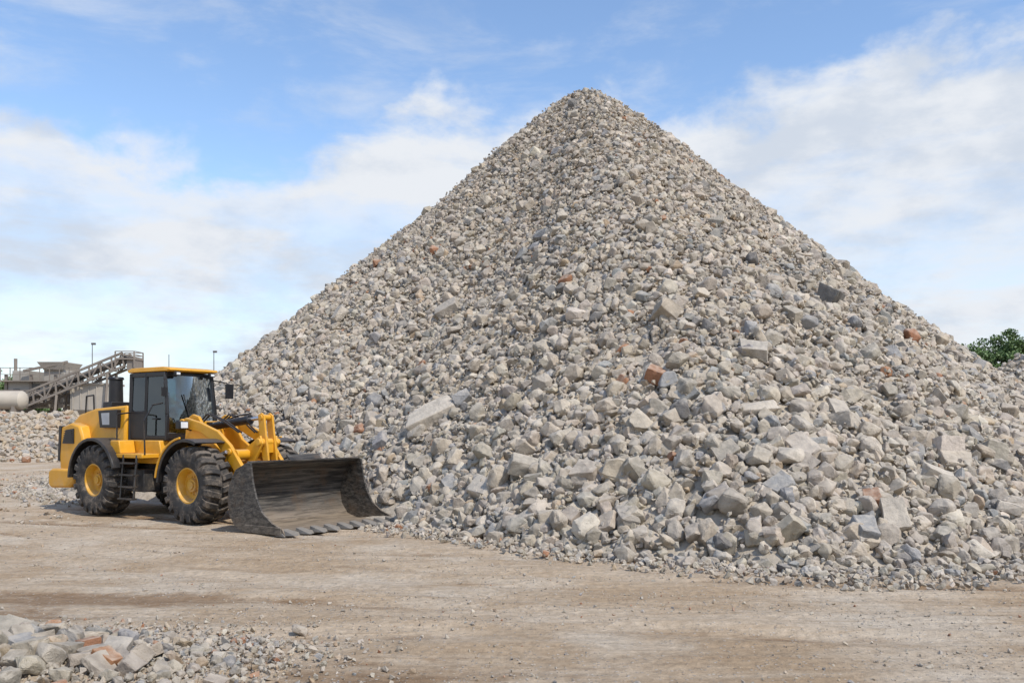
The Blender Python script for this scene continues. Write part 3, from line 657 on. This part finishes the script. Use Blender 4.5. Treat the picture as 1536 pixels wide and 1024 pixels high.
# ------------------------------------------------------------------ crushing plant
cv=empty("conveyor",(-28.8,65,0),0,label="inclined brown steel truss conveyor at the crushing plant",category="conveyor")
b=B(); p0=Vector((-10.0,0,2.4));p1=Vector((0,0,6.5)); nseg=12
for yy in(-.7,.7):
    off_=Vector((0,yy,0)); upv=Vector((-.1,0,1.0))
    b.bar(p0+off_,p1+off_,.15); b.bar(p0+off_+upv,p1+off_+upv,.15)
    for k in range(nseg+1):
        a=p0.lerp(p1,k/nseg)+off_; b.bar(a,a+upv,.10)
        if k<nseg: c=p0.lerp(p1,(k+1)/nseg)+off_; b.bar(a if k%2 else a+upv,(c+upv) if k%2 else c,.09)
for k in range(nseg+1): a=p0.lerp(p1,k/nseg); b.bar(a+Vector((0,-.7,0)),a+Vector((0,.7,0)),.08)
b.obj("conveyor_frame",STEELB,cv,bevel=0)
b=B(); b.bar(p0+Vector((0,0,.6)),p1+Vector((0,0,.6)),1.0,.12); b.cyl((0,-.55,7.0),(0,.55,7.0),.28); b.obj("conveyor_belt",PLD,cv,bevel=0)
b=B(); b.box((.1,0,7.05),(1.5,1.6,.12)).box((.5,0,6.7),(.6,1.3,1.0))
for xx in(-.6,.8):
    for yy in(-.78,.78): b.bar((xx,yy,6.4),(xx,yy,7.6),.08)
for zz in (7.35,7.6):
    for yy in(-.78,.78): b.bar((-.6,yy,zz),(.8,yy,zz),.06)
    b.bar((.8,-.78,zz),(.8,.78,zz),.06)
b.obj("conveyor_head",STEELB,cv,bevel=0)
for xx,zt in((-1.2,6.0),(-5,4.4),(-8.6,3.0)):
    b=B()
    for yy in(-.7,.7): b.bar((xx-.3,yy*1.3,0),(xx,yy,zt),.16)
    b.bar((xx-.2,-.8,zt*.5),(xx-.2,.8,zt*.5),.1); b.bar((xx-.3,-.9,.2),(xx,.7,zt-.3),.07)
    b.obj("support_leg",STEELB,cv,bevel=0)
cp=empty("crushing_plant",(-36,68,0),0,label="grey and beige stone crushing plant with platforms",category="crushing plant")
b=B(); b.box((-1.2,0,4.5),(3.0,3,2.0)); b.box((.6,.2,5.7),(1.6,2.4,1.4)); b.box((-2.0,.2,5.9),(1.4,2.2,.9)); b.box((2.2,0,4.4),(1.6,2.4,1.4)); b.obj("crusher_housing",PLG,cp,bevel=.04)
b=B(); b.prismw([(-.1,6.38,1.2),(-.5,7.0,1.5),(1.6,7.0,1.5),(1.3,6.38,1.2)]); b.obj("hopper",PLB,cp,bevel=.03)
b=B(); b.prismw([(1.5,3.2,.4),(1.2,3.68,1),(3.2,3.68,1),(2.8,3.2,.4)]); b.obj("hopper",PLB,cp,bevel=.03)
b=B()
for xx in(-2.8,-.9,1,3):
    for yy in(-1.5,1.5): b.bar((xx,yy,0),(xx,yy,6.0),.2)
for zz in(2.2,3.8,5.5):
    b.box((0,-1.7,zz),(6.2,.6,.1))
    for xx in np.arange(-3,3.2,.75): b.bar((xx,-1.95,zz),(xx,-1.95,zz+1.0),.05)
    b.bar((-3,-1.95,zz+1.0),(3,-1.95,zz+1.0),.05); b.bar((-3,-1.95,zz+.5),(3,-1.95,zz+.5),.04)
for k in range(3): b.bar((-2.8+1.9*k,-1.5,.2),(-.9+1.9*k,-1.5,3.7),.1)
b.bar((-1.6,-1.3,6.3),(1.8,-1.3,7.0),.18); b.cyl((-2.6,-.6,6.3),(-2.6,-.6,7.3),.12)
b.obj("platform_frame",STEELB,cp,bevel=0)
b=B(); b.box((-.6,-1.53,4.9),(.7,.05,.8)); b.box((-2.0,-1.53,4.6),(.5,.05,.6)); b.box((2.2,-1.23,4.5),(.6,.05,.6)); b.obj("opening",PLD,cp,bevel=0)
sb=empty("storage_bin",(-31.6,66,0),0,label="pale concrete storage bin beside the conveyor",category="storage bin")
b=B(); b.box((0,0,4.2),(2.8,2.6,1.9)); b.box((0,0,5.2),(3.0,2.8,.15)); b.prismw([(-1.4,3.25,1.3),(-.4,2.3,.4),(.4,2.3,.4),(1.4,3.25,1.3)])
for k in range(5): b.box((-1.2+k*.6,-1.33,4.2),(.08,.06,1.9))
b.obj("bin_wall",PLB,sb,bevel=.03)
b=B()
for xx in(-1.2,1.2):
    for yy in(-1.2,1.2): b.bar((xx,yy,0),(xx,yy,3.3),.2)
b.bar((-1.2,-1.2,.3),(1.2,-1.2,3.2),.1); b.obj("bin_leg",STEELB,sb,bevel=0)
tk=empty("storage_tank",(-36.2,61.5,0),0,label="cream horizontal steel storage tank on a stand",category="tank")
b=B()
b.lathe([(-1.75,.0),(-1.72,.3),(-1.6,.55),(-1.45,.66),(1.45,.66),(1.6,.55),(1.72,.3),(1.75,.0)],32)
b.v=[(v[1],v[0],v[2]+3.9) for v in b.v]; b.obj("tank_shell",TANK,tk,bevel=0)
b=B()
for xx in(-1.1,1.1): b.box((xx,0,3.2),(.2,1.2,.5)); b.bar((xx,-.5,0),(xx,-.5,3.1),.16); b.bar((xx,.5,0),(xx,.5,3.1),.16)
b.box((0,0,2.95),(3,1.3,.12)); b.obj("tank_stand",STEELB,tk,bevel=0)
for (px_,py_,ph) in((-33.9,70,8.7),(-25.8,75,8.5)):
    lp=empty("light_pole",(px_,py_,0),0,label="thin dark metal light pole with small lamp head",category="light pole",group="light poles around the yard")
    b=B(); b.cyl((0,0,0),(0,0,ph),.06,.03,n=10); b.obj("pole",PLD,lp,bevel=0)
    b=B(); b.box((.1,0,ph),(.32,.18,.16)); b.obj("lamp_head",PLD,lp,bevel=.02)

# ------------------------------------------------------------------ trees
def tree(x,y,h,w,seed,label):
    rs=np.random.default_rng(seed)
    T=empty("tree",(x,y,0),rs.uniform(0,6),label=label,category="tree",group="trees behind the yard")
    b=B(); b.cyl((0,0,0),(0,0,h*.35),h*.028,h*.02,n=10).cyl((0,0,h*.35),(.1,0,h*.8),h*.02,h*.006,n=8)
    cl=[]
    for k in range(38):
        d=rs.normal(size=3);d/=np.linalg.norm(d); r=rs.uniform(.4,1)
        c=np.array([d[0]*w*r,d[1]*w*r,h*.6+d[2]*h*.36*r]); cl.append((c,rs.uniform(.16,.28)*w*1.25))
        if k<12: b.cyl((0,0,h*rs.uniform(.25,.55)),tuple(c*.85+np.array([0,0,h*.05])),h*.008,h*.003,n=6)
    b.obj("trunk",BARK,T,bevel=0)
    vs=[];fs_=[]
    for c,r in cl:
        m=260; d=rs.normal(size=(m,3));d/=np.linalg.norm(d,axis=1,keepdims=True); p=c+d*(r*rs.uniform(.4,1.1,(m,1)))*np.array([1,1,.75])
        for q in p:
            a=rs.normal(size=3);a/=np.linalg.norm(a); e=np.cross(a,rs.normal(size=3));e/=np.linalg.norm(e); s=rs.uniform(.09,.19)
            o=len(vs); vs+= [tuple(q-a*s),tuple(q+e*s*.6),tuple(q+a*s),tuple(q-e*s*.6)]; fs_.append((o,o+1,o+2,o+3))
    me=bpy.data.meshes.new("crown");me.from_pydata(vs,[],fs_);me.materials.append(LEAF); finish(bpy.data.objects.new("crown",me),T)
for k,(tx,ty,h,w) in enumerate([(47.0,88,11.2,2.9),(50.6,88,12.3,3.3),(53.6,90,13.2,3.6),(58,92,13.0,3.8),(63,96,12.6,3.8),(51,98,12.0,3.2),(-69,118,10.6,3.4),(-73,120,9.5,3.2),(-66,123,9.0,2.6)]):
    tree(tx,ty,h,w,50+k,"leafy green tree beyond the stone heap" if tx>0 else "leafy green tree beyond the crushing plant")

# ------------------------------------------------------------------ light
EL=R_(50); sd=Vector((.70,-.71,0)).normalized()*math.cos(EL)+Vector((0,0,math.sin(EL)))
ld=bpy.data.lights.new("sun",'SUN'); ld.energy=3.7; ld.angle=R_(.8); ld.color=(1,.935,.845)
lo=bpy.data.objects.new("sun",ld); lo.rotation_euler=sd.to_track_quat('Z','Y').to_euler(); lo.location=(20,-20,30); COL.objects.link(lo)
w=bpy.data.worlds.new("World"); scene.world=w; w.use_nodes=True; nt=w.node_tree; n=N(nt); bg=nt.nodes['Background']
sky=n.new('ShaderNodeTexSky'); sky.sky_type='NISHITA'; sky.sun_disc=False; sky.sun_elevation=EL; sky.sun_rotation=math.atan2(sd.x,sd.y)
sky.air_density=1.0; sky.dust_density=.3; sky.ozone_density=2.0
tc=n.new('ShaderNodeTexCoord').outputs['Generated']; sp=n.new('ShaderNodeSeparateXYZ'); n.put(sp.inputs[0],tc)
az=n.math('ARCTAN2',sp.outputs[0],sp.outputs[1]); el=n.math('ARCSINE',sp.outputs[2])
u=n.rng(az,-.6,.6,0,1,False)
cr=n.new('ShaderNodeValToRGB'); n.put(cr.inputs[0],u); cr.color_ramp.interpolation='B_SPLINE'
pts=[(-.60,.33),(-.534,.325),(-.412,.305),(-.345,.28),(-.27,.28),(-.1885,.325),(-.09,.358),(.025,.36),(.177,.356),(.286,.366),(.39,.388),(.534,.40)]
els=cr.color_ramp.elements
els[0].position=(pts[0][0]+.6)/1.2; els[0].color=(pts[0][1],)*3+(1,)
els[1].position=(pts[-1][0]+.6)/1.2; els[1].color=(pts[-1][1],)*3+(1,)
for a,e in pts[1:-1]:
    q=els.new((a+.6)/1.2); q.color=(e,e,e,1)
vec=n.mapping(tc,(1,1,1.7)); puff=n.noise(vec,10.5,9,.56,.15); big_=n.noise(n.mapping(tc,(1,1,2.4),loc=(3,1,2)),3.2,5,.5)
edge=n.math('ADD',n.math('SUBTRACT',cr.outputs[0],el),n.math('ADD',n.math('MULTIPLY',n.math('SUBTRACT',puff,.5),.20),n.math('MULTIPLY',n.math('SUBTRACT',big_,.5),.04)))
d1=n.rng(edge,-.015,.05)
streak=n.noise(n.mapping(tc,(1.2,1.2,6),loc=(.3,2,1)),3.0,8,.6,.3)
p2=n.noise(n.mapping(tc,(1,1,2.6),loc=(5,0,1)),6.5,9,.57,.2)
inner_=n.math('ADD',n.rng(n.math('ADD',n.math('MULTIPLY',streak,.55),n.math('MULTIPLY',p2,.45)),.40,.58,.58,1.0),n.rng(edge,.12,.02,0,.35),clamp=True)
d1=n.math('MULTIPLY',d1,inner_)
wisp=n.math('MULTIPLY',n.rng(n.noise(n.mapping(tc,(1,1,3.2),loc=(1,5,2),rot=(0,R_(8),0)),4.6,9,.62,.3),.47,.76),.5)
dens=n.math('MAXIMUM',d1,wisp)
hz_=n.rng(el,.16,-.01,0,.45); dens=n.math('MAXIMUM',dens,hz_)
shade=n.rng(n.noise(n.mapping(tc,(1,1,2.2),loc=(0,0,.07)),7,8,.58),.36,.60)
ccol=n.mix(shade,(6.9,7.6,8.7),(8.9,9.25,9.8))
skyc=n.mix(1,sky.outputs[0],(2.25,2.3,2.35),'MULTIPLY')
n.put(bg.inputs[0],n.mix(dens,skyc,ccol)); bg.inputs[1].default_value=.093
